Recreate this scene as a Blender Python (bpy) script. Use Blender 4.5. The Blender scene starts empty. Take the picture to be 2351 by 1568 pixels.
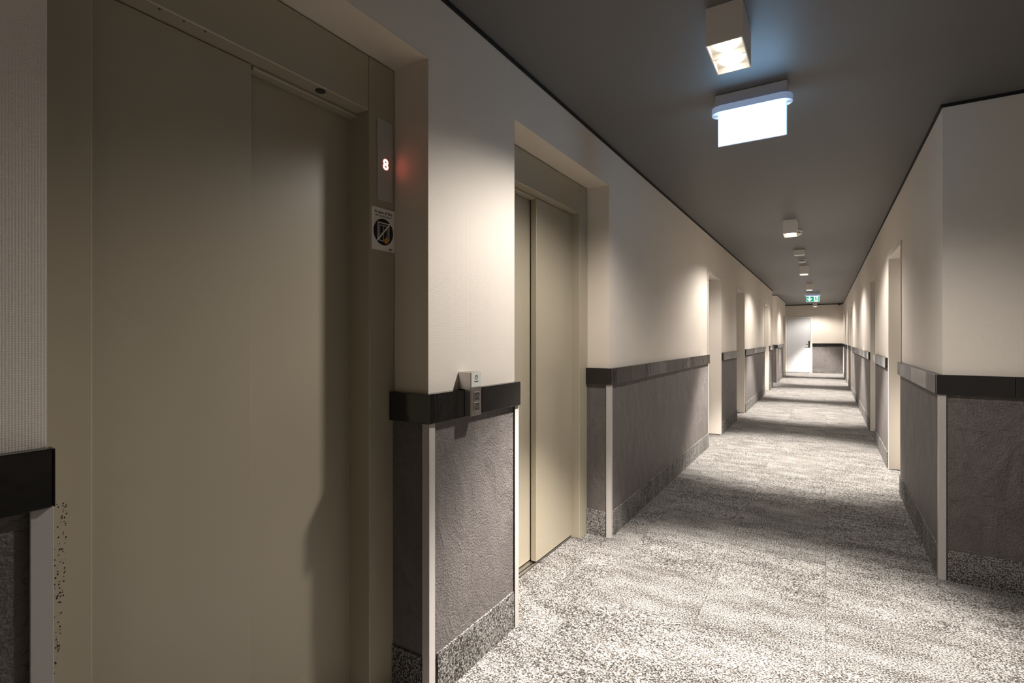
import bpy, bmesh, math, random
from mathutils import Vector, Matrix, Euler
R = random.Random(7)
D = bpy.data
SC = bpy.context.scene
COL = SC.collection

# ------------------------------------------------------------------ camera, world, exposure
CAM_H, H = 1.27, 2.5                       # eye height, ceiling height (m)
cam = D.cameras.new('camera'); cam.lens = 18.0; cam.sensor_width = 36.0
cam.shift_y = -8.0 / 2351.0; cam.clip_start = 0.02
camo = D.objects.new('camera', cam); COL.objects.link(camo)
camo.location = (0, 0, CAM_H)
camo.rotation_euler = (math.radians(90), 0, math.radians(31.505))
SC.camera = camo

w = D.worlds.new('world'); SC.world = w; w.use_nodes = True
w.node_tree.nodes['Background'].inputs[0].default_value = (1, .93, .85, 1)
w.node_tree.nodes['Background'].inputs[1].default_value = 0.0
SC.view_settings.view_transform = 'Standard'
SC.view_settings.look = 'None'
SC.view_settings.gamma = 1
SC.view_settings.use_curve_mapping = False
SC.view_settings.exposure = 0.22

LAMP_COL = (1.0, .93, .86)
CORE_W, SPILL_W = 470, 112                 # per beam / per lamp

# ------------------------------------------------------------------ materials
def mat(name):
    m = D.materials.new(name); m.use_nodes = True
    nt = m.node_tree; b = nt.nodes['Principled BSDF']
    return m, nt, b
def N(nt, t, **kw):
    n = nt.nodes.new(t)
    for k, v in kw.items(): setattr(n, k, v)
    return n
def plain(name, col, rough=.5, metal=0, spec=.5, noise=.0, nscale=6):
    m, nt, b = mat(name)
    b.inputs['Base Color'].default_value = (*col, 1)
    b.inputs['Roughness'].default_value = rough
    b.inputs['Metallic'].default_value = metal
    b.inputs['Specular IOR Level'].default_value = spec
    if noise:
        g = N(nt, 'ShaderNodeNewGeometry'); n = N(nt, 'ShaderNodeTexNoise')
        n.inputs['Scale'].default_value = nscale; n.inputs['Detail'].default_value = 5
        r = N(nt, 'ShaderNodeMapRange')
        r.inputs[3].default_value = 1 - noise; r.inputs[4].default_value = 1 + noise
        mx = N(nt, 'ShaderNodeVectorMath', operation='SCALE')
        mx.inputs[0].default_value = col
        nt.links.new(g.outputs['Position'], n.inputs['Vector'])
        nt.links.new(n.outputs['Fac'], r.inputs[0]); nt.links.new(r.outputs[0], mx.inputs['Scale'])
        nt.links.new(mx.outputs[0], b.inputs['Base Color'])
        r2 = N(nt, 'ShaderNodeMapRange')
        r2.inputs[3].default_value = max(0, rough - noise); r2.inputs[4].default_value = rough + noise
        nt.links.new(n.outputs['Fac'], r2.inputs[0]); nt.links.new(r2.outputs[0], b.inputs['Roughness'])
    return m
def emis(name, col, strength):
    m, nt, b = mat(name)
    b.inputs['Base Color'].default_value = (.02, .02, .02, 1)
    b.inputs['Emission Color'].default_value = (*col, 1)
    b.inputs['Emission Strength'].default_value = strength
    return m
def wallpaper(name, col):
    """painted woven glass-fibre wallpaper: fine grid relief, faint blotches"""
    m, nt, b = mat(name); L = nt.links.new
    g = N(nt, 'ShaderNodeNewGeometry'); sp = N(nt, 'ShaderNodeSeparateXYZ'); L(g.outputs['Position'], sp.inputs[0])
    add = N(nt, 'ShaderNodeMath', operation='ADD'); L(sp.outputs[0], add.inputs[0]); L(sp.outputs[1], add.inputs[1])
    def wave(sock, pitch):
        k = N(nt, 'ShaderNodeMath', operation='MULTIPLY'); L(sock, k.inputs[0]); k.inputs[1].default_value = 2 * math.pi / pitch
        s_ = N(nt, 'ShaderNodeMath', operation='SINE'); L(k.outputs[0], s_.inputs[0]); return s_.outputs[0]
    a, c = wave(add.outputs[0], .0042), wave(sp.outputs[2], .0042)
    sm = N(nt, 'ShaderNodeMath', operation='ADD'); L(a, sm.inputs[0]); L(c, sm.inputs[1])
    nz = N(nt, 'ShaderNodeTexNoise'); nz.inputs['Scale'].default_value = 160; nz.inputs['Detail'].default_value = 2
    L(g.outputs['Position'], nz.inputs['Vector'])
    s2 = N(nt, 'ShaderNodeMath', operation='MULTIPLY_ADD'); L(nz.outputs['Fac'], s2.inputs[0]); s2.inputs[1].default_value = 3; L(sm.outputs[0], s2.inputs[2])
    bp = N(nt, 'ShaderNodeBump'); bp.inputs['Strength'].default_value = .35; bp.inputs['Distance'].default_value = .0003
    L(s2.outputs[0], bp.inputs['Height']); L(bp.outputs[0], b.inputs['Normal'])
    big = N(nt, 'ShaderNodeTexNoise'); big.inputs['Scale'].default_value = 3.2; big.inputs['Detail'].default_value = 4
    L(g.outputs['Position'], big.inputs['Vector'])
    r = N(nt, 'ShaderNodeMapRange'); r.inputs[3].default_value = .955; r.inputs[4].default_value = 1.045; L(big.outputs['Fac'], r.inputs[0])
    mx = N(nt, 'ShaderNodeVectorMath', operation='SCALE'); mx.inputs[0].default_value = col; L(r.outputs[0], mx.inputs['Scale'])
    L(mx.outputs[0], b.inputs['Base Color']); b.inputs['Roughness'].default_value = .75
    return m
def plaster(name):
    """trowelled dark grey-brown plaster"""
    m, nt, b = mat(name); L = nt.links.new
    g = N(nt, 'ShaderNodeNewGeometry')
    mp = N(nt, 'ShaderNodeMapping'); mp.inputs['Scale'].default_value = (1, 1, .55); mp.inputs['Rotation'].default_value = (.5, .2, .4)
    L(g.outputs['Position'], mp.inputs[0])
    n1 = N(nt, 'ShaderNodeTexNoise'); n1.inputs['Scale'].default_value = 7; n1.inputs['Detail'].default_value = 9; n1.inputs['Roughness'].default_value = .62; n1.inputs['Distortion'].default_value = 1.3
    L(mp.outputs[0], n1.inputs['Vector'])
    n2 = N(nt, 'ShaderNodeTexNoise'); n2.inputs['Scale'].default_value = 130; n2.inputs['Detail'].default_value = 3
    L(g.outputs['Position'], n2.inputs['Vector'])
    # trowel scratches: strongly distorted stretched noise, thresholded
    mp3 = N(nt, 'ShaderNodeMapping'); mp3.inputs['Scale'].default_value = (1, 1, 3.2); mp3.inputs['Rotation'].default_value = (.7, .7, 0)
    L(g.outputs['Position'], mp3.inputs[0])
    n3 = N(nt, 'ShaderNodeTexNoise'); n3.inputs['Scale'].default_value = 14; n3.inputs['Detail'].default_value = 6; n3.inputs['Distortion'].default_value = 2.2
    L(mp3.outputs[0], n3.inputs['Vector'])
    t = N(nt, 'ShaderNodeMapRange'); t.inputs[1].default_value = .60; t.inputs[2].default_value = .68; L(n3.outputs['Fac'], t.inputs[0])
    a = N(nt, 'ShaderNodeMath', operation='MULTIPLY_ADD'); L(n2.outputs['Fac'], a.inputs[0]); a.inputs[1].default_value = .30; L(n1.outputs['Fac'], a.inputs[2])
    a2 = N(nt, 'ShaderNodeMath', operation='MULTIPLY_ADD'); L(t.outputs[0], a2.inputs[0]); a2.inputs[1].default_value = -.16; L(a.outputs[0], a2.inputs[2])
    bp = N(nt, 'ShaderNodeBump'); bp.inputs['Strength'].default_value = .9; bp.inputs['Distance'].default_value = .016
    L(a2.outputs[0], bp.inputs['Height']); L(bp.outputs[0], b.inputs['Normal'])
    cr = N(nt, 'ShaderNodeValToRGB')
    cr.color_ramp.elements[0].position = .3; cr.color_ramp.elements[0].color = (.095, .083, .078, 1)
    cr.color_ramp.elements[1].position = .75; cr.color_ramp.elements[1].color = (.140, .125, .119, 1)
    L(n1.outputs['Fac'], cr.inputs[0]); L(cr.outputs[0], b.inputs['Base Color'])
    b.inputs['Roughness'].default_value = .62
    return m
def carpet(name):
    """loop-pile carpet: light and dark yarn flecks, soft mottling that restarts on each tile"""
    m, nt, b = mat(name); L = nt.links.new
    tc = N(nt, 'ShaderNodeTexCoord'); oi = N(nt, 'ShaderNodeObjectInfo')
    off = N(nt, 'ShaderNodeVectorMath', operation='SCALE'); off.inputs[0].default_value = (37, 53, 29); L(oi.outputs['Random'], off.inputs['Scale'])
    v = N(nt, 'ShaderNodeVectorMath', operation='ADD'); L(tc.outputs['Object'], v.inputs[0]); L(off.outputs[0], v.inputs[1])
    vo = N(nt, 'ShaderNodeTexVoronoi'); vo.inputs['Scale'].default_value = 210; L(v.outputs[0], vo.inputs['Vector'])
    fl = N(nt, 'ShaderNodeTexNoise'); fl.inputs['Scale'].default_value = 150; fl.inputs['Detail'].default_value = 2; L(v.outputs[0], fl.inputs['Vector'])
    mp = N(nt, 'ShaderNodeMapping'); mp.inputs['Scale'].default_value = (.8, 2.0, 1); L(v.outputs[0], mp.inputs[0])
    mo = N(nt, 'ShaderNodeTexNoise'); mo.inputs['Scale'].default_value = 4.5; mo.inputs['Detail'].default_value = 7; mo.inputs['Roughness'].default_value = .65
    L(mp.outputs[0], mo.inputs['Vector'])
    mr = N(nt, 'ShaderNodeMapRange'); mr.inputs[1].default_value = .33; mr.inputs[2].default_value = .67; mr.inputs[3].default_value = -.06; mr.inputs[4].default_value = .06; L(mo.outputs['Fac'], mr.inputs[0])
    s_ = N(nt, 'ShaderNodeMath', operation='ADD'); L(fl.outputs['Fac'], s_.inputs[0]); L(mr.outputs[0], s_.inputs[1])
    cr = N(nt, 'ShaderNodeValToRGB'); e = cr.color_ramp.elements
    e[0].position = .36; e[0].color = (.035, .03, .026, 1); e[1].position = .62; e[1].color = (.40, .385, .365, 1)
    x = e.new(.49); x.color = (.17, .16, .15, 1)
    L(s_.outputs[0], cr.inputs[0])
    dk = N(nt, 'ShaderNodeMapRange'); dk.inputs[1].default_value = 0; dk.inputs[2].default_value = .75; dk.inputs[3].default_value = 1.12; dk.inputs[4].default_value = .5; L(vo.outputs['Distance'], dk.inputs[0])
    mx = N(nt, 'ShaderNodeVectorMath', operation='SCALE'); L(cr.outputs[0], mx.inputs[0]); L(dk.outputs[0], mx.inputs['Scale'])
    L(mx.outputs[0], b.inputs['Base Color'])
    bp = N(nt, 'ShaderNodeBump'); bp.inputs['Strength'].default_value = .6; bp.inputs['Distance'].default_value = .002; bp.invert = True
    L(vo.outputs['Distance'], bp.inputs['Height']); L(bp.outputs[0], b.inputs['Normal'])
    b.inputs['Roughness'].default_value = 1; b.inputs['Specular IOR Level'].default_value = .1
    return m
def glazed(name):
    """black glazed tile, slightly wavy glaze"""
    m, nt, b = mat(name); L = nt.links.new
    tc = N(nt, 'ShaderNodeTexCoord'); oi = N(nt, 'ShaderNodeObjectInfo')
    off = N(nt, 'ShaderNodeVectorMath', operation='SCALE'); off.inputs[0].default_value = (37, 53, 29); L(oi.outputs['Random'], off.inputs['Scale'])
    v = N(nt, 'ShaderNodeVectorMath', operation='ADD'); L(tc.outputs['Object'], v.inputs[0]); L(off.outputs[0], v.inputs[1])
    n = N(nt, 'ShaderNodeTexNoise'); n.inputs['Scale'].default_value = 16; n.inputs['Detail'].default_value = 2; L(v.outputs[0], n.inputs['Vector'])
    bp = N(nt, 'ShaderNodeBump'); bp.inputs['Strength'].default_value = .25; bp.inputs['Distance'].default_value = .004
    L(n.outputs['Fac'], bp.inputs['Height']); L(bp.outputs[0], b.inputs['Normal'])
    r = N(nt, 'ShaderNodeMapRange'); b.inputs['IOR'].default_value = 1.7
    r.inputs[3].default_value = .05; r.inputs[4].default_value = .32; L(oi.outputs['Random'], r.inputs[0]); L(r.outputs[0], b.inputs['Roughness'])
    b.inputs['Base Color'].default_value = (.006, .0055, .005, 1)
    return m

M = dict(
    wall=wallpaper('wallpaper_cream', (.72, .662, .592)),
    reveal=plain('reveal_paint', (.66, .59, .50), .6, noise=.03),
    ceiling=plain('ceiling_dark_paint', (.125, .122, .121), .5, noise=.02, nscale=2),
    gap=plain('shadow_gap_black', (.006, .006, .006), .8),
    plaster=plaster('trowelled_plaster'),
    carpet=carpet('loop_carpet'),
    tile=glazed('black_glazed_tile'),
    trim=plain('white_lacquered_aluminium', (.43, .405, .385), .4, noise=.03, nscale=30),
    lift=plain('taupe_lacquered_steel', (.36, .318, .24), .36, noise=.025, nscale=3.5),
    frame=plain('cream_door_lacquer', (.68, .635, .575), .35, noise=.02),
    white=plain('white_lacquer', (.78, .76, .73), .35),
    grey_door=plain('pale_grey_door_lacquer', (.60, .61, .63), .4),
    metal=plain('brushed_steel', (.55, .52, .49), .32, 1, noise=.06, nscale=60),
    dark=plain('dark_metal', (.03, .028, .026), .35),
    black=plain('print_black', (.006, .006, .008), .5),
    paper=plain('sticker_white', (.80, .76, .73), .45),
    flame=plain('print_orange', (.62, .30, .03), .5),
    lampbox=plain('lamp_white_lacquer', (.84, .80, .75), .4),
    glassplate=plain('frosted_grey_glass', (.42, .43, .40), .15),
    plate=plain('pale_grey_plate', (.60, .62, .58), .25),
    acrylic=plain('sign_plastic', (.75, .82, .92), .25),
    housing=plain('sign_housing_grey', (.62, .62, .66), .45),
    bulb=emis('lamp_glow', (1, .93, .82), 5),
    signface=emis('sign_glow_white', (.36, .66, 1.0), 8.0),
    signgreen=emis('sign_green', (0.0, .42, .23), .8),
    signwhite=emis('sign_white', (.86, 1.0, .96), .95),
    digit=emis('digit_red', (1.0, .16, .13), 7.0),
)

_b = M['acrylic'].node_tree.nodes['Principled BSDF']          # faint glow added to the sign plastic, imitating light through the cover
_b.inputs['Emission Color'].default_value = (.35, .55, 1, 1); _b.inputs['Emission Strength'].default_value = .22

# ------------------------------------------------------------------ builders
_meshes = {}
def box_mesh(sx, sy, sz, bev=0.0, name='box'):
    k = (round(sx, 4), round(sy, 4), round(sz, 4), bev)
    if k in _meshes: return _meshes[k]
    bm = bmesh.new(); bmesh.ops.create_cube(bm, size=1)
    bmesh.ops.scale(bm, vec=(sx, sy, sz), verts=bm.verts)
    if bev: bmesh.ops.bevel(bm, geom=list(bm.edges), offset=bev, segments=1, affect='EDGES')
    me = D.meshes.new(name); bm.to_mesh(me); bm.free()
    _meshes[k] = me
    return me
def mk(name, me, m, parent=None, loc=(0, 0, 0), rot=None):
    if m is not None and not me.materials: me.materials.append(m)
    if m is not None and me.materials[0] is not m:
        me = me.copy(); me.materials.clear(); me.materials.append(m)
    o = D.objects.new(name, me); COL.objects.link(o); o.location = loc
    if rot: o.rotation_euler = rot
    if parent is not None: o.parent = parent
    return o
_mm = {}
def bx(name, a, b, m, parent=None, bev=0.0, rot=None, org=(0, 0, 0)):
    """box between corners a and b (world metres); org = parent's origin"""
    s_ = [abs(b[i] - a[i]) for i in range(3)]; c = [(a[i] + b[i]) / 2 - org[i] for i in range(3)]
    k = (tuple(round(q, 4) for q in s_), bev, m.name)
    if k not in _mm:
        me = box_mesh(*s_, bev); me = me.copy(); me.name = name; me.materials.clear(); me.materials.append(m); _mm[k] = me
    o = D.objects.new(name, _mm[k]); COL.objects.link(o); o.location = c
    if rot: o.rotation_euler = rot
    if parent is not None: o.parent = parent
    return o
def boxes(name, lst, m, parent=None):
    """several boxes as one mesh, verts in world metres"""
    bm = bmesh.new()
    for a, b in lst:
        r = bmesh.ops.create_cube(bm, size=1)
        for v in r['verts']:
            v.co = [(a[i] + b[i]) / 2 + v.co[i] * abs(b[i] - a[i]) for i in range(3)]
    me = D.meshes.new(name); bm.to_mesh(me); bm.free(); me.materials.append(m)
    o = D.objects.new(name, me); COL.objects.link(o)
    if parent is not None: o.parent = parent
    return o
def tag(o, label, cat, group=None, kind=None):
    o['label'] = label; o['category'] = cat
    if group: o['group'] = group
    if kind: o['kind'] = kind
    return o
def empty(name, loc):
    o = D.objects.new(name, None); COL.objects.link(o); o.location = loc; o.empty_display_size = .1
    return o
def prism(pts, z0, z1, name):
    """polygon in xy extruded from z0 to z1"""
    bm = bmesh.new()
    lo = [bm.verts.new((x, y, z0)) for x, y in pts]; hi = [bm.verts.new((x, y, z1)) for x, y in pts]
    bm.faces.new(lo[::-1]); bm.faces.new(hi)
    n = len(pts)
    for i in range(n): bm.faces.new((lo[i], lo[(i + 1) % n], hi[(i + 1) % n], hi[i]))
    bmesh.ops.recalc_face_normals(bm, faces=bm.faces)
    me = D.meshes.new(name); bm.to_mesh(me); bm.free(); return me
def lathe(prof, name, seg=28):
    """profile [(r,z)] around z"""
    bm = bmesh.new(); rings = []
    for r, z in prof:
        rings.append([bm.verts.new((r * math.cos(2 * math.pi * k / seg), r * math.sin(2 * math.pi * k / seg), z)) for k in range(seg)])
    for a, b in zip(rings, rings[1:]):
        for k in range(seg): bm.faces.new((a[k], a[(k + 1) % seg], b[(k + 1) % seg], b[k]))
    bm.faces.new(rings[0]); bm.faces.new(rings[-1])
    bmesh.ops.recalc_face_normals(bm, faces=bm.faces)
    me = D.meshes.new(name); bm.to_mesh(me); bm.free(); return me
def text_mesh(txt, size, depth, name, bold=0.0):
    cu = D.curves.new(name, 'FONT'); cu.body = txt; cu.size = size; cu.extrude = depth; cu.offset = bold
    cu.align_x = 'CENTER'; cu.align_y = 'CENTER'; cu.resolution_u = 3
    o = D.objects.new('tmp', cu); COL.objects.link(o); bpy.context.view_layer.update()
    me = D.meshes.new_from_object(o.evaluated_get(bpy.context.evaluated_depsgraph_get())); me.name = name
    D.objects.remove(o); D.curves.remove(cu); return me
ROT_X = Matrix(((0, 0, 1), (1, 0, 0), (0, 1, 0))).to_euler()     # local x->+Y, y->+Z, z->+X  (faces the corridor from the left wall)
ROT_Y = Matrix(((1, 0, 0), (0, 0, -1), (0, 1, 0))).to_euler()    # local x->+X, y->+Z, z->-Y  (faces the camera's end)

# ------------------------------------------------------------------ plan (metres)
XL, XR, XL2 = -1.18, .525, -1.19
YEND = 21.65
TH = .45
RZ0, RZ1 = .975, 1.077          # tile rail
SKIRT = .16
PL, RP = .01, .03               # plaster and rail thickness
LIFT1, LIFT2, LIFT_TOP = (.344, 1.369), (1.946, 3.11), 2.245
DOORS_L = [(6.29, 7.21), (8.54, 9.48), (12.81, 13.78)]
DOORS_R = [(5.19, 6.18), (7.64, 8.53), (14.0, 14.96), (16.34, 17.3), (20.45, 21.4)]
DOOR_D = (18.83, 19.76)
DTOP = 2.065
YB, XB, XHALL = -4.2, 3.6, -4.0  # lift lobby behind and beside the camera, side halls
YR = 3.49                        # corner where the lobby narrows into the corridor
HALL = (14.84, 16.42)

def segs(y0, y1, openings):
    out, p = [], y0
    for a, b in openings: out.append((p, a)); p = b
    out.append((p, y1)); return out
SEG_L = segs(YB, HALL[0], [LIFT1, LIFT2] + DOORS_L)
SEG_L2 = segs(HALL[1], 19.85, [DOOR_D])
SEG_R = segs(YR, YEND, DOORS_R)

# ------------------------------------------------------------------ floor
floor = bx('floor', (XHALL - .3, YB - .3, -.2), (XB + .3, YEND + .3, -.006), M['carpet'])
tag(floor, 'mottled grey loop-pile carpet laid in square tiles along the corridor', 'floor', kind='structure')
FO = tuple(floor.location)
ctile = {}
def ctile_at(x0, x1, y0, y1):
    bx('carpet_tile', (x0 + .0004, y0 + .0004, -.006), (x1 - .0004, y1 - .0004, 0), M['carpet'], floor, .0012, org=FO)
ys = [YEND if False else -.15 + .5 * k for k in range(0, 45)]
for y0 in ys:
    y1 = min(y0 + .5, YEND)
    if y1 <= y0 + .02: continue
    inner = y0 >= YR
    for x0, x1 in [(XL, -1.0), (-1.0, -.5), (-.5, 0), (0, .5)]:
        if x1 == .5 and inner: x1 = XR
        ctile_at(x0, x1, y0, y1)
    if not inner:
        for x0 in (.5, 1.0):
            if y1 > YR: ctile_at(x0, x0 + .5, y0, YR)
            else: ctile_at(x0, x0 + .5, y0, y1)
ctile_at(-1.385, XL, LIFT2[0], 2.52); ctile_at(-1.385, XL, 2.52, LIFT2[1])
ctile_at(-1.397, XL, LIFT1[0], .85); ctile_at(-1.397, XL, .85, LIFT1[1])
for k in range(2):
    ctile_at(XL - .5 * (k + 1), XL - .5 * k, HALL[0], 15.35); ctile_at(XL - .5 * (k + 1), XL - .5 * k, 15.35, 15.85); ctile_at(XL - .5 * (k + 1), XL - .5 * k, 15.85, HALL[1])
    ctile_at(XL - .5 * (k + 1), XL - .5 * k, 19.85, 20.35); ctile_at(XL - .5 * (k + 1), XL - .5 * k, 20.35, 20.85); ctile_at(XL - .5 * (k + 1), XL - .5 * k, 20.85, 21.35)

# ------------------------------------------------------------------ ceiling
ceil = bx('ceiling', (XHALL - .3, YB - .3, H), (XB + .3, YEND + .3, H + .2), M['ceiling'])
tag(ceil, 'smooth dark grey painted ceiling over the whole corridor', 'ceiling', kind='structure')

# ------------------------------------------------------------------ walls
def Z(x0, x1, y0, y1, z0=0, z1=H): return ((x0, y0, z0), (x1, y1, z1))
lst = [Z(XL - TH, XL, a, b) for a, b in SEG_L]
lst += [Z(XL - TH, XL, a, b, LIFT_TOP) for a, b in (LIFT1, LIFT2)] + [Z(XL - TH, XL, a, b, DTOP) for a, b in DOORS_L]
lst += [Z(XHALL, XL - TH, HALL[0] - .2, HALL[0])]
wall_left = boxes('wall_left', lst, M['wall'])
tag(wall_left, 'long cream woven-wallpaper wall with both elevators, dark plaster below the black tile rail', 'wall', kind='structure')
lst = [Z(XHALL, XL2 - TH, HALL[1], HALL[1] + .25)] + [Z(XL2 - TH, XL2, a, b) for a, b in SEG_L2[:1]] + [Z(XL2 - TH, XL2, *SEG_L2[1])]
lst += [Z(XL2 - TH, XL2, *DOOR_D, DTOP), Z(XHALL, XL2 - TH, 19.6, 19.85)]
wall_left2 = boxes('wall_left', lst, M['wall'])
tag(wall_left2, 'far piece of the left wall beyond the side hallway, close to the end door', 'wall', kind='structure')
lst = [Z(XR, XR + TH, a, b) for a, b in SEG_R] + [Z(XR, XR + TH, a, b, DTOP) for a, b in DOORS_R] + [Z(XR + TH, XB, YR, YR + .3)]
wall_right = boxes('wall_right', lst, M['wall'])
tag(wall_right, 'cream woven-wallpaper wall on the right with a sharp corner and a row of doors', 'wall', kind='structure')
wall_end = boxes('wall_end', [Z(XHALL, -1.29, YEND, YEND + .3), Z(-1.29, -.42, YEND, YEND + .3, 2.05), Z(-.42, XR + TH, YEND, YEND + .3)], M['wall'])
tag(wall_end, 'pale wall closing the far end of the corridor beside the white door', 'wall', kind='structure')
wall_back = boxes('wall_back', [Z(XL - TH, XB, YB - .2, YB)], M['wall'])
tag(wall_back, 'cream wall of the elevator lobby behind the viewpoint', 'wall', kind='structure')
wall_lobby = boxes('wall_lobby', [Z(XB, XB + .2, YB, YR + .3)], M['wall'])
tag(wall_lobby, 'cream side wall of the elevator lobby out of view on the right', 'wall', kind='structure')
wall_hall = boxes('wall_hall', [Z(XHALL - .2, XHALL, 14, YEND)], M['wall'])
tag(wall_hall, 'cream wall closing the side hallways on the left', 'wall', kind='structure')

# smooth painted linings of the elevator recesses (2 mm skim over the wallpaper)
for (a, b), xf in ((LIFT1, -1.34), (LIFT2, -1.328)):
    bx('reveal_lining', (xf, a, LIFT_TOP - .002), (XL + .0005, b, LIFT_TOP), M['reveal'], wall_left)
    bx('reveal_lining', (xf, b - .002, RZ1), (XL + .0005, b, LIFT_TOP - .002), M['reveal'], wall_left)

def plaster_panel(par, a, b): return bx('plaster_panel', a, b, M['plaster'], par)
for a, b in SEG_L: plaster_panel(wall_left, (XL, a, 0), (XL + PL, b, RZ0))
for (a, b), xf in ((LIFT1, -1.34), (LIFT2, -1.328)): plaster_panel(wall_left, (xf, b - PL, 0), (XL + PL, b, RZ0))
plaster_panel(wall_left2, (XL2 - 1.2, HALL[1] - PL, 0), (XL2 + PL, HALL[1], RZ0))
for a, b in SEG_L2: plaster_panel(wall_left2, (XL2, a, 0), (XL2 + PL, b, RZ0))
for a, b in SEG_R: plaster_panel(wall_right, (XR - PL, a, 0), (XR, b, RZ0))
plaster_panel(wall_right, (XR - PL, YR - PL, 0), (XB, YR, RZ0))
plaster_panel(wall_end, (-.42, YEND - PL, 0), (XR, YEND, RZ0))
plaster_panel(wall_back, (XL, YB, 0), (XB, YB + PL, RZ0))

# shadow gap between walls and ceiling
def gap(n, lst, label):
    tag(boxes('trim_%d' % n, lst, M['gap']), label, 'trim', kind='structure')
g = .016
gap(1, [Z(XL, XL + .008, YB, HALL[0], H - g, H)], 'thin black shadow gap where the left wall meets the ceiling')
gap(2, [Z(XR - .008, XR, YR - .008, YEND, H - g, H), Z(XR, XB, YR - .008, YR, H - g, H)], 'thin black shadow gap where the right wall meets the ceiling')
gap(3, [Z(XHALL, XR, YEND - .012, YEND, H - .03, H)], 'dark strip along the top of the end wall')
gap(4, [Z(XL2, XL2 + .008, HALL[1], 19.85, H - g, H), Z(XHALL, XL2 + .008, HALL[1] - .008, HALL[1], H - g, H)], 'thin black gap above the far piece of the left wall')

# ------------------------------------------------------------------ black tile rails
def rail_y(par, x0, x1, y0, y1, phase=None):
    """tiles along y"""
    TL = .305; y = y0
    first = True
    while y < y1 - .003:
        e = min(y + (TL if not (first and phase) else phase), y1); first = False
        bx('tile', (x0, y + .001, RZ0), (x1, e - .001, RZ1), M['tile'], par, .0015,
           rot=(0, 0, math.radians(R.uniform(-.5, .5))), org=tuple(par.location))
        y = e
def rail_x(par, y0, y1, x0, x1):
    TL = .305; x = x0
    while x < x1 - .003:
        e = min(x + TL, x1)
        bx('tile', (x + .0006, y0, RZ0), (e - .0006, y1, RZ1), M['tile'], par, .0015, org=tuple(par.location))
        x = e
n = 5
def rail(loc, label):
    global n
    o = empty('trim_%d' % n, loc); n += 1
    return tag(o, label, 'tile rail', kind='structure')
XI = XL + RP
rl = rail((XL, -.5, RZ0), 'black tile rail end left of the first elevator'); rail_y(rl, XL, XI, -.571, LIFT1[0] + .004)
rl = rail((XL, 1.6, RZ0), 'black tile rail wrapping the pier between the two elevators')
rail_x(rl, LIFT1[1] - RP, LIFT1[1], -1.34, XI - .001); rail_y(rl, XL, XI, LIFT1[1] - .001, LIFT2[1] * 0 + LIFT2[0] + .004, .29)
names = ['black tile rail from the second elevator to the nearest left door', 'short black tile rail between the first and second left doors',
         'black tile rail between the second and third left doors', 'stub of black tile rail between the third left door and the side hallway']
for (a, b), nm in zip(SEG_L[2:], names):
    rl = rail((XL, (a + b) / 2, RZ0), nm)
    if a == LIFT2[1]: rail_x(rl, a - RP, a, -1.328, XI - .001); rail_y(rl, XL, XI, a - .001, b, .055)
    else: rail_y(rl, XL, XI, a, b)
rl = rail((XL2, 17.5, RZ0), 'black tile rail on the far left corner past the side hallway')
rail_x(rl, HALL[1] - RP, HALL[1], XL2 - .915, XL2 + RP - .001); rail_y(rl, XL2, XL2 + RP, HALL[1], SEG_L2[0][1])
names = ['black tile rail around the right corner next to the nearest right door', 'short black tile rail between the first and second right doors',
         'long black tile rail between the second and third right doors', 'black tile rail between the third and fourth right doors',
         'black tile rail between the fourth and last right doors', 'scrap of black tile rail between the last right door and the end wall']
for (a, b), nm in zip(SEG_R, names):
    rl = rail((XR, (a + b) / 2, RZ0), nm)
    if a == YR: rail_x(rl, YR - RP, YR, XR - RP + .001, XR - RP + .001 + 4 * .305 + .02); rail_y(rl, XR - RP, XR, YR + .001, b)
    else: rail_y(rl, XR - RP, XR, a, b)
rl = rail((0, YEND, RZ0), 'black tile rail on the end wall right of the white door'); rail_x(rl, YEND - RP, YEND, -.42, XR - RP)

# ------------------------------------------------------------------ carpet skirting
def skirt_y(par, x0, x1, y0, y1):
    y = y0
    while y < y1 - .004:
        e = min(y + .5, y1); bx('carpet_strip', (x0, y + .0005, 0), (x1, e - .0005, SKIRT), M['carpet'], par, .001, org=tuple(par.location)); y = e
def skirt_x(par, y0, y1, x0, x1):
    x = x0
    while x < x1 - .004:
        e = min(x + .5, x1); bx('carpet_strip', (x + .0005, y0, 0), (e - .0005, y1, SKIRT), M['carpet'], par, .001, org=tuple(par.location)); x = e
S = .007
bl = tag(empty('baseboard_left', (XL, 3, 0)), 'carpet strip skirting along the foot of the left wall', 'baseboard', kind='structure')
for i, (a, b) in enumerate(SEG_L):
    skirt_y(bl, XL + PL, XL + PL + S, max(a, -.5) + (.03 if i in (1, 2) else 0), b - (.03 if i in (0, 1, 5) else 0))
for (a, b), xf in ((LIFT1, -1.34), (LIFT2, -1.328)): skirt_x(bl, b - PL - S, b - PL, xf, XL - .02)
bl2 = tag(empty('baseboard_left', (XL2, 17, 0)), 'carpet strip skirting on the far left corner past the side hallway', 'baseboard', kind='structure')
skirt_x(bl2, HALL[1] - PL - S, HALL[1] - PL, XL2 - 1.02, XL2 - .02)
for a, b in SEG_L2: skirt_y(bl2, XL2 + PL, XL2 + PL + S, a + (.03 if a == HALL[1] else 0), b)
br = tag(empty('baseboard_right', (XR, 6, 0)), 'carpet strip skirting along the foot of the right wall', 'baseboard', kind='structure')
for a, b in SEG_R: skirt_y(br, XR - PL - S, XR - PL, a + (.025 if a == YR else 0), b)
skirt_x(br, YR - PL - S, YR - PL, XR + .02, XR + 1.02)
be = tag(empty('baseboard_end', (0, YEND, 0)), 'carpet strip skirting on the end wall beside the white door', 'baseboard', kind='structure')
skirt_x(be, YEND - PL - S, YEND - PL, -.42, XR - PL - S)

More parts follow.
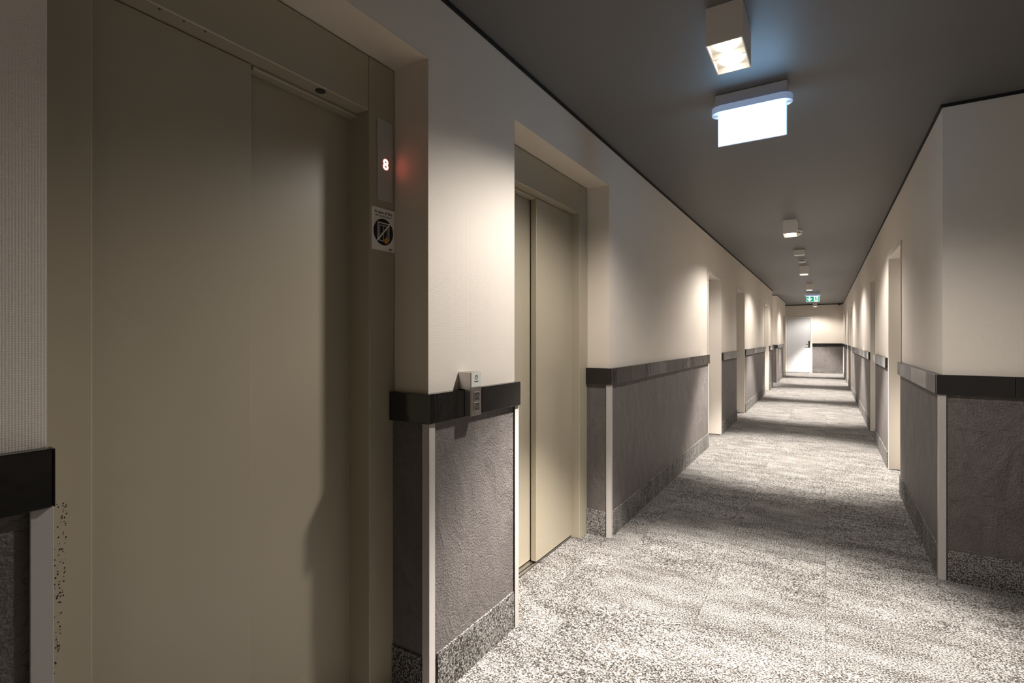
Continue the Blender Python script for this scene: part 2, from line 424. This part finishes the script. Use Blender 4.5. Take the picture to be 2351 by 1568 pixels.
# ------------------------------------------------------------------ white corner profiles (L sections)
def corner(x, y, dx, dy, label):
    """outer corner at (x,y); legs run towards (dx,dy) from the corner"""
    global n
    wdt, t = .032, .003
    p = [(0, 0), (dx * wdt, 0), (dx * wdt, dy * t), (dx * t, dy * t), (dx * t, dy * wdt), (0, dy * wdt)]
    me = prism(p, 0, RZ0 - .002, 'corner_profile')
    o = mk('trim_%d' % n, me, M['trim'], None, (x, y, 0)); n += 1
    tag(o, label, 'corner trim', kind='structure')
    b = o.modifiers.new('b', 'BEVEL'); b.width = .001; b.segments = 1
    return o
c_ = PL + .009
corner(XL + c_, LIFT1[0] + .004, -1, -1, 'white corner profile at the left edge of the first elevator')
corner(XL + c_, LIFT1[1] - c_, -1, 1, 'white corner profile on the pier beside the first elevator')
corner(XL + c_, LIFT2[0] + .006, -1, -1, 'white corner profile on the pier beside the second elevator')
corner(XL + c_, LIFT2[1] - c_, -1, 1, 'white corner profile just past the second elevator')
corner(XL + c_, HALL[0] + .004, -1, -1, 'white corner profile where the left wall stops at the side hallway')
corner(XL2 + c_, HALL[1] - c_, -1, 1, 'white corner profile on the far left corner past the side hallway')
corner(XR - c_, YR - c_, 1, 1, 'white corner profile under the rail at the near right corner')

# ------------------------------------------------------------------ elevator doors
def lift(name, y0, y1, ji, jo, xf, top, front_right, split, label):
    """frame face at xf; jambs y0..ji and jo..y1; two telescopic leaves"""
    o = empty(name, (xf, (y0 + y1) / 2, 0)); g_ = tuple(o.location); m = M['lift']; bk = xf - .165
    tag(o, label, 'elevator door', kind='structure')
    B = lambda nm, a, b, mm=m, be=.0025: bx(nm, a, b, mm, o, be, org=g_)
    B('jamb', (bk, y0 + .001, 0), (xf, ji, LIFT_TOP - .004)); B('jamb', (bk, jo, 0), (xf, y1 - .004, LIFT_TOP - .004))
    hd = B('header', (bk, ji + .0012, top), (xf - .001, jo - .0012, LIFT_TOP - .004))
    xa, xb = xf - .057, xf - .102
    t = .036
    if front_right:
        B('door_panel', (xa - t, split, .012), (xa, jo + .02, top + .03 - .032)); B('door_panel', (xb - t, ji - .02, .012), (xb, split + .03, top - .002))
        lp = (ji, split - .004)
    else:
        B('door_panel', (xa - t, ji - .02, .012), (xa, split, top - .002)); B('door_panel', (xb - t, split - .03, .012), (xb, jo + .02, top - .002))
        lp = (split + .006, jo - .001)
    B('soffit_lip', (xb + .004, lp[0], top - .011), (xa - .002, lp[1], top - .0005))
    for x0, x1 in ((xa - .001, xa - .012), (xa - .024, xb - .010), (xb - .024, bk)):
        B('sill_rail', (x1, ji, 0), (x0, jo, .006), M['metal'], .001)
    return o, g_
l1, g1 = lift('door_1', *LIFT1, .466, 1.247, -1.34, 2.053, False, .858, 'large taupe steel elevator door in the near left foreground')
l2, g2 = lift('door_2', *LIFT2, 2.066, 2.985, -1.328, 2.06, True, 2.522, 'taupe steel elevator door behind the pier with the call panel')
me = lathe([(.016, 0), (.016, -.003), (.011, -.004), (.010, -.002), (.004, -.002)], 'sensor', 20)
mk('soffit_sensor', me, M['dark'], l1, (-1.364 - g1[0], 1.065 - g1[1], 2.053))
for yy in (.60, .655, .705):
    mk('screw', lathe([(.0028, 0), (.0028, -.001)], 'screw', 10), M['dark'], l1, (-1.352 - g1[0], yy - g1[1], 2.053))

# paint specks splashed on the left jamb below the rail end
bm = bmesh.new()
for q in range(170):
    t_ = R.random(); yy = .386 + R.random() ** .6 * (.036 - .018 * t_ * t_); zz = .93 - .36 * t_; r_ = R.uniform(.0004, .0016)
    vs = [bm.verts.new((-1.34 + .0004, yy + r_ * math.cos(a_) , zz + 1.4 * r_ * math.sin(a_))) for a_ in (0, 1.3, 2.5, 3.8, 5.1)]
    bm.faces.new(vs)
me = D.meshes.new('paint_specks'); bm.to_mesh(me); bm.free()
ps = mk('paint_specks', me, M['black'], l1, (-g1[0], -g1[1], 0)); ps['kind'] = 'stuff'

# floor indicator on the first elevator's right jamb
XF = -1.34
ind = empty('floor_indicator', (XF, 1.316, 1.757)); tag(ind, 'narrow grey glass floor indicator showing a red 8', 'indicator')
bx('plate', (XF, 1.281, 1.757), (XF + .004, 1.351, 2.043), M['glassplate'], ind, .001, org=tuple(ind.location))
dm = text_mesh('8', .052, .0004, 'digit', .0012)
mk('digit', dm, M['digit'], ind, (.0046, .003, .128), ROT_X)
# fire sticker
st = empty('fire_sticker', (XF, 1.3115, 1.58)); tag(st, 'white square fire warning sticker below the floor indicator', 'sticker')
so = tuple(st.location)
bx('sheet', (XF, 1.257, 1.58), (XF + .0008, 1.366, 1.729), M['paper'], st, 0, org=so)
def on_sheet(nm, me, m, y, z, lift_=.0010): return mk(nm, me, m, st, (lift_, y, z), ROT_X)
on_sheet('lettering', text_mesh('In case of fire', .0155, .00005, 'lettering', .0003), M['black'], 0, .134)
on_sheet('lettering', text_mesh("don't use the elevator", .0088, .00005, 'lettering', .0002), M['black'], 0, .1215)
on_sheet('lettering', text_mesh('a&o', .0115, .00005, 'lettering', .0004), M['black'], .036, .0085)
def poly(pts, nm, d=.0001): return prism(pts, 0, d, nm)
disc = lambda r, s=36: [(r * math.cos(2 * math.pi * k / s), r * math.sin(2 * math.pi * k / s)) for k in range(s)]
on_sheet('pictogram_disc', poly(disc(.047), 'pictogram_disc'), M['black'], 0, .066)
def line(x0, y0, x1, y1, wd):
    d = Vector((x1 - x0, y1 - y0)); p = Vector((-d.y, d.x)).normalized() * wd / 2
    return [(x0 + p.x, y0 + p.y), (x0 - p.x, y0 - p.y), (x1 - p.x, y1 - p.y), (x1 + p.x, y1 + p.y)]
for q in [(-.026, -.032, -.026, .031, .004), (-.028, .031, .028, .031, .004), (.026, -.030, .026, .031, .004),
          (-.018, -.032, -.018, .023, .002), (-.019, .023, .019, .023, .002), (.018, -.032, .018, .023, .002), (0, -.032, 0, .023, .002), (-.019, -.032, .002, -.032, .002)]:
    on_sheet('pictogram_line', poly(line(*q), 'pictogram_line'), M['paper'], 0, .066, .00115)
on_sheet('pictogram_slash', poly(line(-.031, -.034, .033, .034, .006), 'pictogram_slash'), M['paper'], 0, .066, .0013)
fl = [(.004, -.036), (.003, -.028), (.008, -.021), (.009, -.026), (.013, -.014), (.017, -.022), (.019, -.018), (.023, -.027), (.021, -.036), (.014, -.040), (.008, -.040)]
on_sheet('pictogram_flame', poly(fl, 'pictogram_flame'), M['flame'], 0, .066, .0014)

# call panel on the pier rail
cp = empty('call_panel', (XI, 1.57, .979)); tag(cp, 'steel elevator call panel with up and down buttons on the black rail', 'call panel'); co = tuple(cp.location)
bx('body', (XL, 1.537, 1.078), (XI + .028, 1.603, 1.142), M['metal'], cp, .001, org=co)
bx('body', (XI + .0005, 1.537, .979), (XI + .028, 1.603, 1.078), M['metal'], cp, .001, org=co)
pl = bx('logo_plate', (XI + .0285, 1.538, 1.087), (XI + .031, 1.602, 1.141), M['plate'], cp, .0008, org=co)
bx('face_plate', (XI + .0285, 1.538, .980), (XI + .031, 1.602, 1.0865), M['metal'], cp, .0008, org=co)
XP = XI + .031
ring = bmesh.new(); seg = 28
for r0, r1 in ((.0052, .0088),):
    a = [ring.verts.new((r0 * math.cos(2 * math.pi * k / seg), r0 * math.sin(2 * math.pi * k / seg) - .0008, 0)) for k in range(seg)]
    b = [ring.verts.new((r1 * math.cos(2 * math.pi * k / seg), r1 * math.sin(2 * math.pi * k / seg), 0)) for k in range(seg)]
    for k in range(seg): ring.faces.new((a[k], b[k], b[(k + 1) % seg], a[(k + 1) % seg]))
me = D.meshes.new('logo_ring'); ring.to_mesh(me); ring.free()
plo = Vector(pl.location)
mk('logo_ring', me, M['black'], pl, Vector((XP - co[0] + .0002, 0, 1.122 - co[2])) - Vector((plo.x, plo.y, plo.z)), ROT_X)
mk('lettering', text_mesh('Schindler', .0072, .00005, 'lettering', .0002), M['black'], pl, Vector((XP - co[0] + .0002, 0, 1.107 - co[2])) - plo, ROT_X)
for zc, up in ((1.052, 1), (1.013, -1)):
    bt = bx('button', (XP, 1.555, zc - .0165), (XP + .003, 1.586, zc + .0165), M['metal'], cp, .001, org=co)
    bx('button_face', (XP + .003, 1.558, zc - .0135), (XP + .0033, 1.583, zc + .0135), M['dark'], bt, 0, org=(XP + .0015, 1.5705, zc))
    for s_ in (-1, 1):
        p = line(s_ * .009, -.008 * up, 0, .009 * up, .0035)
        mk('arrow', poly(p, 'arrow', .0002), M['metal'], bt, (.0020, 0, 0), ROT_X)

# ------------------------------------------------------------------ room doors
def knob_set(par, loc, rot):
    """electronic lock plate with lever, local x along the door, y up, z outwards"""
    h_ = mk('handle', box_mesh(.05, .22, .014, .004, 'handle'), M['metal'], par, loc, rot)
    mk('rosette', lathe([(.02, 0), (.02, .009), (.014, .012)], 'rosette', 16), M['metal'], h_, (0, -.02, .007))
    mk('lever', box_mesh(.12, .018, .014, .004, 'lever'), M['metal'], h_, (-.045, -.02, .05))
    mk('lever_neck', lathe([(.009, .0), (.009, .045)], 'lever_neck', 12), M['metal'], h_, (0, -.02, .012))
    return h_
def room_door(k, xw, side, y0, y1, label, handle_far):
    """side: +1 wall on the left (room faces +x), -1 on the right"""
    o = empty('door_%d' % k, (xw, (y0 + y1) / 2, 0)); g_ = tuple(o.location); tag(o, label, 'door', kind='structure')
    f = .032; out = xw + side * .008; dep = xw - side * .15; lf = xw - side * .135
    X = lambda a, b: (min(a, b), max(a, b))
    x0, x1 = X(out, dep)
    bx('jamb', (x0, y0 + .001, 0), (x1, y0 + f, DTOP - .001), M['frame'], o, .002, org=g_)
    bx('jamb', (x0, y1 - f, 0), (x1, y1 - .001, DTOP - .001), M['frame'], o, .002, org=g_)
    bx('frame_head', (x0, y0 + f, DTOP - f), (x1, y1 - f, DTOP - .001), M['frame'], o, .002, org=g_)
    a, b = X(lf, lf - side * .045)
    lfo = bx('door_leaf', (a, y0 + f + .003, .006), (b, y1 - f - .003, DTOP - f - .003), M['frame'], o, .002, org=g_)
    hy = (y1 - f - .075) if handle_far else (y0 + f + .075)
    rot = ROT_X if side > 0 else Matrix(((0, 0, -1), (-1, 0, 0), (0, 1, 0))).to_euler()
    hd = knob_set(lfo, (side * .030, hy - (y0 + y1) / 2, 1.04 - (DTOP - f + .003) / 2), rot)
    if (side > 0) != handle_far: hd.scale = (-1, 1, 1)
    return o
lab = ['nearest cream door on the left wall', 'second cream door on the left wall, its handle just showing', 'third cream door on the left wall, before the side hallway']
k = 3
for (a, b), t, hf in zip(DOORS_L, lab, (False, True, False)): room_door(k, XL, 1, a, b, t, hf); k += 1
room_door(k, XL2, 1, *DOOR_D, 'last cream door on the left, just before the end door', False); k += 1
lab = ['nearest cream door on the right wall', 'second cream door on the right wall', 'third cream door on the right wall, opposite the side hallway', 'fourth cream door on the right wall, past the hanging green sign', 'last cream door on the right, in the corner by the end wall']
for (a, b), t in zip(DOORS_R, lab): room_door(k, XR, -1, a, b, t, False); k += 1
# end door
o = empty('door_%d' % k, (-.855, YEND, 0)); g_ = tuple(o.location); tag(o, 'white door facing down the corridor in the end wall', 'door', kind='structure')
B = lambda nm, a, b, m=M['white'], be=.002: bx(nm, a, b, m, o, be, org=g_)
B('jamb', (-1.289, YEND - .02, 0), (-1.23, YEND + .1, 2.049)); B('jamb', (-.48, YEND - .02, 0), (-.421, YEND + .1, 2.049))
B('frame_head', (-1.23, YEND - .02, 1.99), (-.48, YEND + .1, 2.049))
lf = B('door_leaf', (-1.225, YEND + .02, .008), (-.486, YEND + .065, 1.984), M['grey_door'])
hd = mk('handle', box_mesh(.05, .24, .016, .004, 'handle'), M['dark'], lf, (.335, -.0305, .05), ROT_Y)
mk('lever', box_mesh(.12, .018, .014, .004, 'lever'), M['dark'], hd, (-.045, -.02, .05))
mk('lever_neck', lathe([(.009, .0), (.009, .045)], 'lever_neck', 12), M['dark'], hd, (0, -.02, .008))
mk('lock_cylinder', lathe([(.018, 0), (.018, .006), (.007, .010)], 'lock_cylinder', 16), M['metal'], lf, (.262, -.0225, .04), ROT_Y)
mk('keyhole_plate', lathe([(.02, 0), (.02, .004), (.016, .006)], 'keyhole_plate', 16), M['white'], lf, (.262, -.0225, -.03), ROT_Y)

# ------------------------------------------------------------------ ceiling lamps
LW, LL, LH, T = .127, .247, .14, .004
def open_box():
    bm = bmesh.new()
    def b_(a, b):
        r = bmesh.ops.create_cube(bm, size=1)
        for v in r['verts']: v.co = [(a[i] + b[i]) / 2 + v.co[i] * (b[i] - a[i]) for i in range(3)]
    x, y = LW / 2, LL / 2
    b_((-x, -y, -LH), (-x + T, y, 0)); b_((x - T, -y, -LH), (x, y, 0))
    b_((-x + T, -y, -LH), (x - T, -y + T, 0)); b_((-x + T, y - T, -LH), (x - T, y, 0)); b_((-x + T, -y + T, -.01), (x - T, y - T, 0))
    me = D.meshes.new('housing'); bm.to_mesh(me); bm.free(); return me
HOUS = open_box()
def lamp(x, y, label, group, rot=0):
    o = empty('ceiling_lamp', (x, y, H)); o.rotation_euler = (0, 0, rot)
    tag(o, label, 'ceiling lamp', group)
    mk('housing', HOUS, M['lampbox'], o)
    mk('divider', box_mesh(LW - 2 * T, .004, .022, 0, 'divider'), M['lampbox'], o, (0, 0, -.1268))
    mk('reflector_plate', box_mesh(LW - 2 * T, LL - 2 * T, .004, 0, 'reflector_plate'), M['lampbox'], o, (0, 0, -.1135))
    for s_ in (-1, 1):
        mk('bulb', lathe([(.046, 0), (.046, -.006), (.036, -.013), (.015, -.016)], 'bulb', 24), M['bulb'], o, (0, s_ * .060, -.116))
        l = D.lights.new('beam', 'SPOT'); l.energy = CORE_W; l.color = LAMP_COL; l.spot_size = math.radians(71); l.spot_blend = .5; l.shadow_soft_size = .03
        lo = D.objects.new('beam', l); COL.objects.link(lo); lo.parent = o; lo.location = (0, s_ * .06, -.143)
    l = D.lights.new('spill', 'SPOT'); l.energy = SPILL_W; l.color = LAMP_COL; l.spot_size = math.radians(150); l.spot_blend = .5; l.shadow_soft_size = .045
    lo = D.objects.new('spill', l); COL.objects.link(lo); lo.parent = o; lo.location = (0, 0, -.143)
    return o
G = 'twin-beam ceiling lamps along the corridor'
LX = -.32
for y, t in [(2.135, 'large nearest white box lamp with two glowing cells on the ceiling'),
             (6.17, 'second white box lamp along the ceiling, with a disc beside it'),
             (10.13, 'third white box lamp along the ceiling, just past the smoke detector'),
             (13.5, 'fourth white box lamp, just in front of the green exit sign'),
             (17.35, 'white box lamp hidden behind the green exit sign'),
             (20.75, 'farthest small box lamp in front of the end wall')]:
    lamp(LX, y, t, G)
lamp(2.0, -2.4, 'white box lamp behind the viewpoint in the elevator lobby', G)
lamp(-2.5, 15.6, 'white box lamp out of view in the left side hallway', G, math.pi / 2)

# ------------------------------------------------------------------ exit signs
def stadium(hw, hd, s=10):
    p = []
    for k in range(s + 1):
        a = -math.pi / 2 + math.pi * k / s; p.append((hw - hd + hd * math.cos(a), hd * math.sin(a)))
    for k in range(s + 1):
        a = math.pi / 2 + math.pi * k / s; p.append((-(hw - hd) + hd * math.cos(a), hd * math.sin(a)))
    return p
def exit_sign(x, y, label, green):
    o = empty('exit_sign', (x, y, H)); tag(o, label, 'exit sign', 'hanging exit signs')
    h_ = mk('housing', box_mesh(.325, .066, .062, .004, 'housing'), M['housing'], o, (0, 0, -.0315))
    for dx in (-.085, .095): mk('clip', box_mesh(.014, .004, .012, .001, 'clip'), M['acrylic'], h_, (dx, -.049, -.048))
    mk('cover', prism(stadium(.183, .052), -.095, -.0635, 'cover'), M['acrylic'], o)
    pw, ph = .306, .158
    mk('edge_panel', box_mesh(pw + .006, .010, ph, .001, 'edge_panel'), M['acrylic'], o, (.003, 0, -.096 - ph / 2))
    for s_ in ((-1, 1)):
        f = mk('sign_face', box_mesh(pw - .002, .001, ph - .003, 0, 'sign_face'), M['signwhite'] if green else M['signface'], o, (.002, s_ * .0062, -.096 - ph / 2))
        if green and s_ < 0:
            P = lambda nm, pts, m, d=.0006: mk(nm, poly(pts, nm, .0003), m, f, (0, -d, 0), ROT_Y)
            P('green_field', [(-.146, -.068), (.024, -.068), (.024, .062), (-.146, .062)], M['signgreen'])
            P('arrow', [(-.075, -.062), (-.128, -.008), (-.128, .026), (-.094, -.008), (-.094, .068), (-.056, .068), (-.056, -.008), (-.022, .026), (-.022, -.008)], M['signwhite'], .0012)
            P('doorway', [(.118, -.068), (.140, -.068), (.140, .062), (.118, .062)], M['signgreen'])
            P('figure', disc(.011, 14), M['signgreen']).location = (.066, -.0006, .045)
            for q in [(.062, .032, .078, -.008, .022), (.062, .030, .040, .014, .010), (.040, .014, .030, -.002, .009), (.066, .032, .094, .020, .010), (.094, .020, .104, .032, .009),
                      (.074, -.006, .056, -.030, .013), (.056, -.030, .040, -.064, .012), (.078, -.006, .092, -.034, .013), (.092, -.034, .112, -.036, .011)]:
                P('figure', line(*q), M['signgreen'])
    return o
exit_sign(-.317, 2.785, 'overexposed white glowing exit sign behind the nearest ceiling lamp', False)
exit_sign(-.303, 16.05, 'green exit sign with white down arrow and running figure', True)

# ------------------------------------------------------------------ small ceiling things
def detector(x, y, r, label):
    o = empty('smoke_detector', (x, y, H)); tag(o, label, 'smoke detector', 'ceiling smoke detectors')
    mk('base', lathe([(r, 0), (r, -.016), (r * .93, -.020)], 'base'), M['white'], o)
    mk('vent', lathe([(r * .72, -.02), (r * .72, -.032)], 'vent'), M['dark'], o)
    mk('cap', lathe([(r * .93, -.032), (r * .93, -.04), (r * .7, -.05), (r * .3, -.052)], 'cap'), M['white'], o)
    return o
detector(-.30, 6.72, .075, 'white smoke detector disc just behind the second ceiling lamp')
detector(-.318, 9.2, .055, 'small white smoke detector just before the third ceiling lamp')
detector(-.30, 13.95, .05, 'white smoke detector behind the fourth ceiling lamp')
o = empty('emergency_light', (-.315, 8.22, H)); tag(o, 'small flat white emergency light box between two ceiling lamps', 'emergency light')
mk('housing', box_mesh(.136, .12, .05, .003, 'housing'), M['white'], o, (0, 0, -.0255))
mk('lens', box_mesh(.13, .11, .02, .004, 'lens'), M['plate'], o, (0, 0, -.0605))
o = empty('security_camera', (.405, YEND - .2, H)); tag(o, 'small dark dome camera at the end of the ceiling', 'camera')
mk('base', lathe([(.06, 0), (.06, -.025), (.052, -.03)], 'base'), M['dark'], o)
mk('dome', lathe([(.05, -.03), (.047, -.05), (.034, -.068), (.012, -.076)], 'dome'), M['dark'], o)
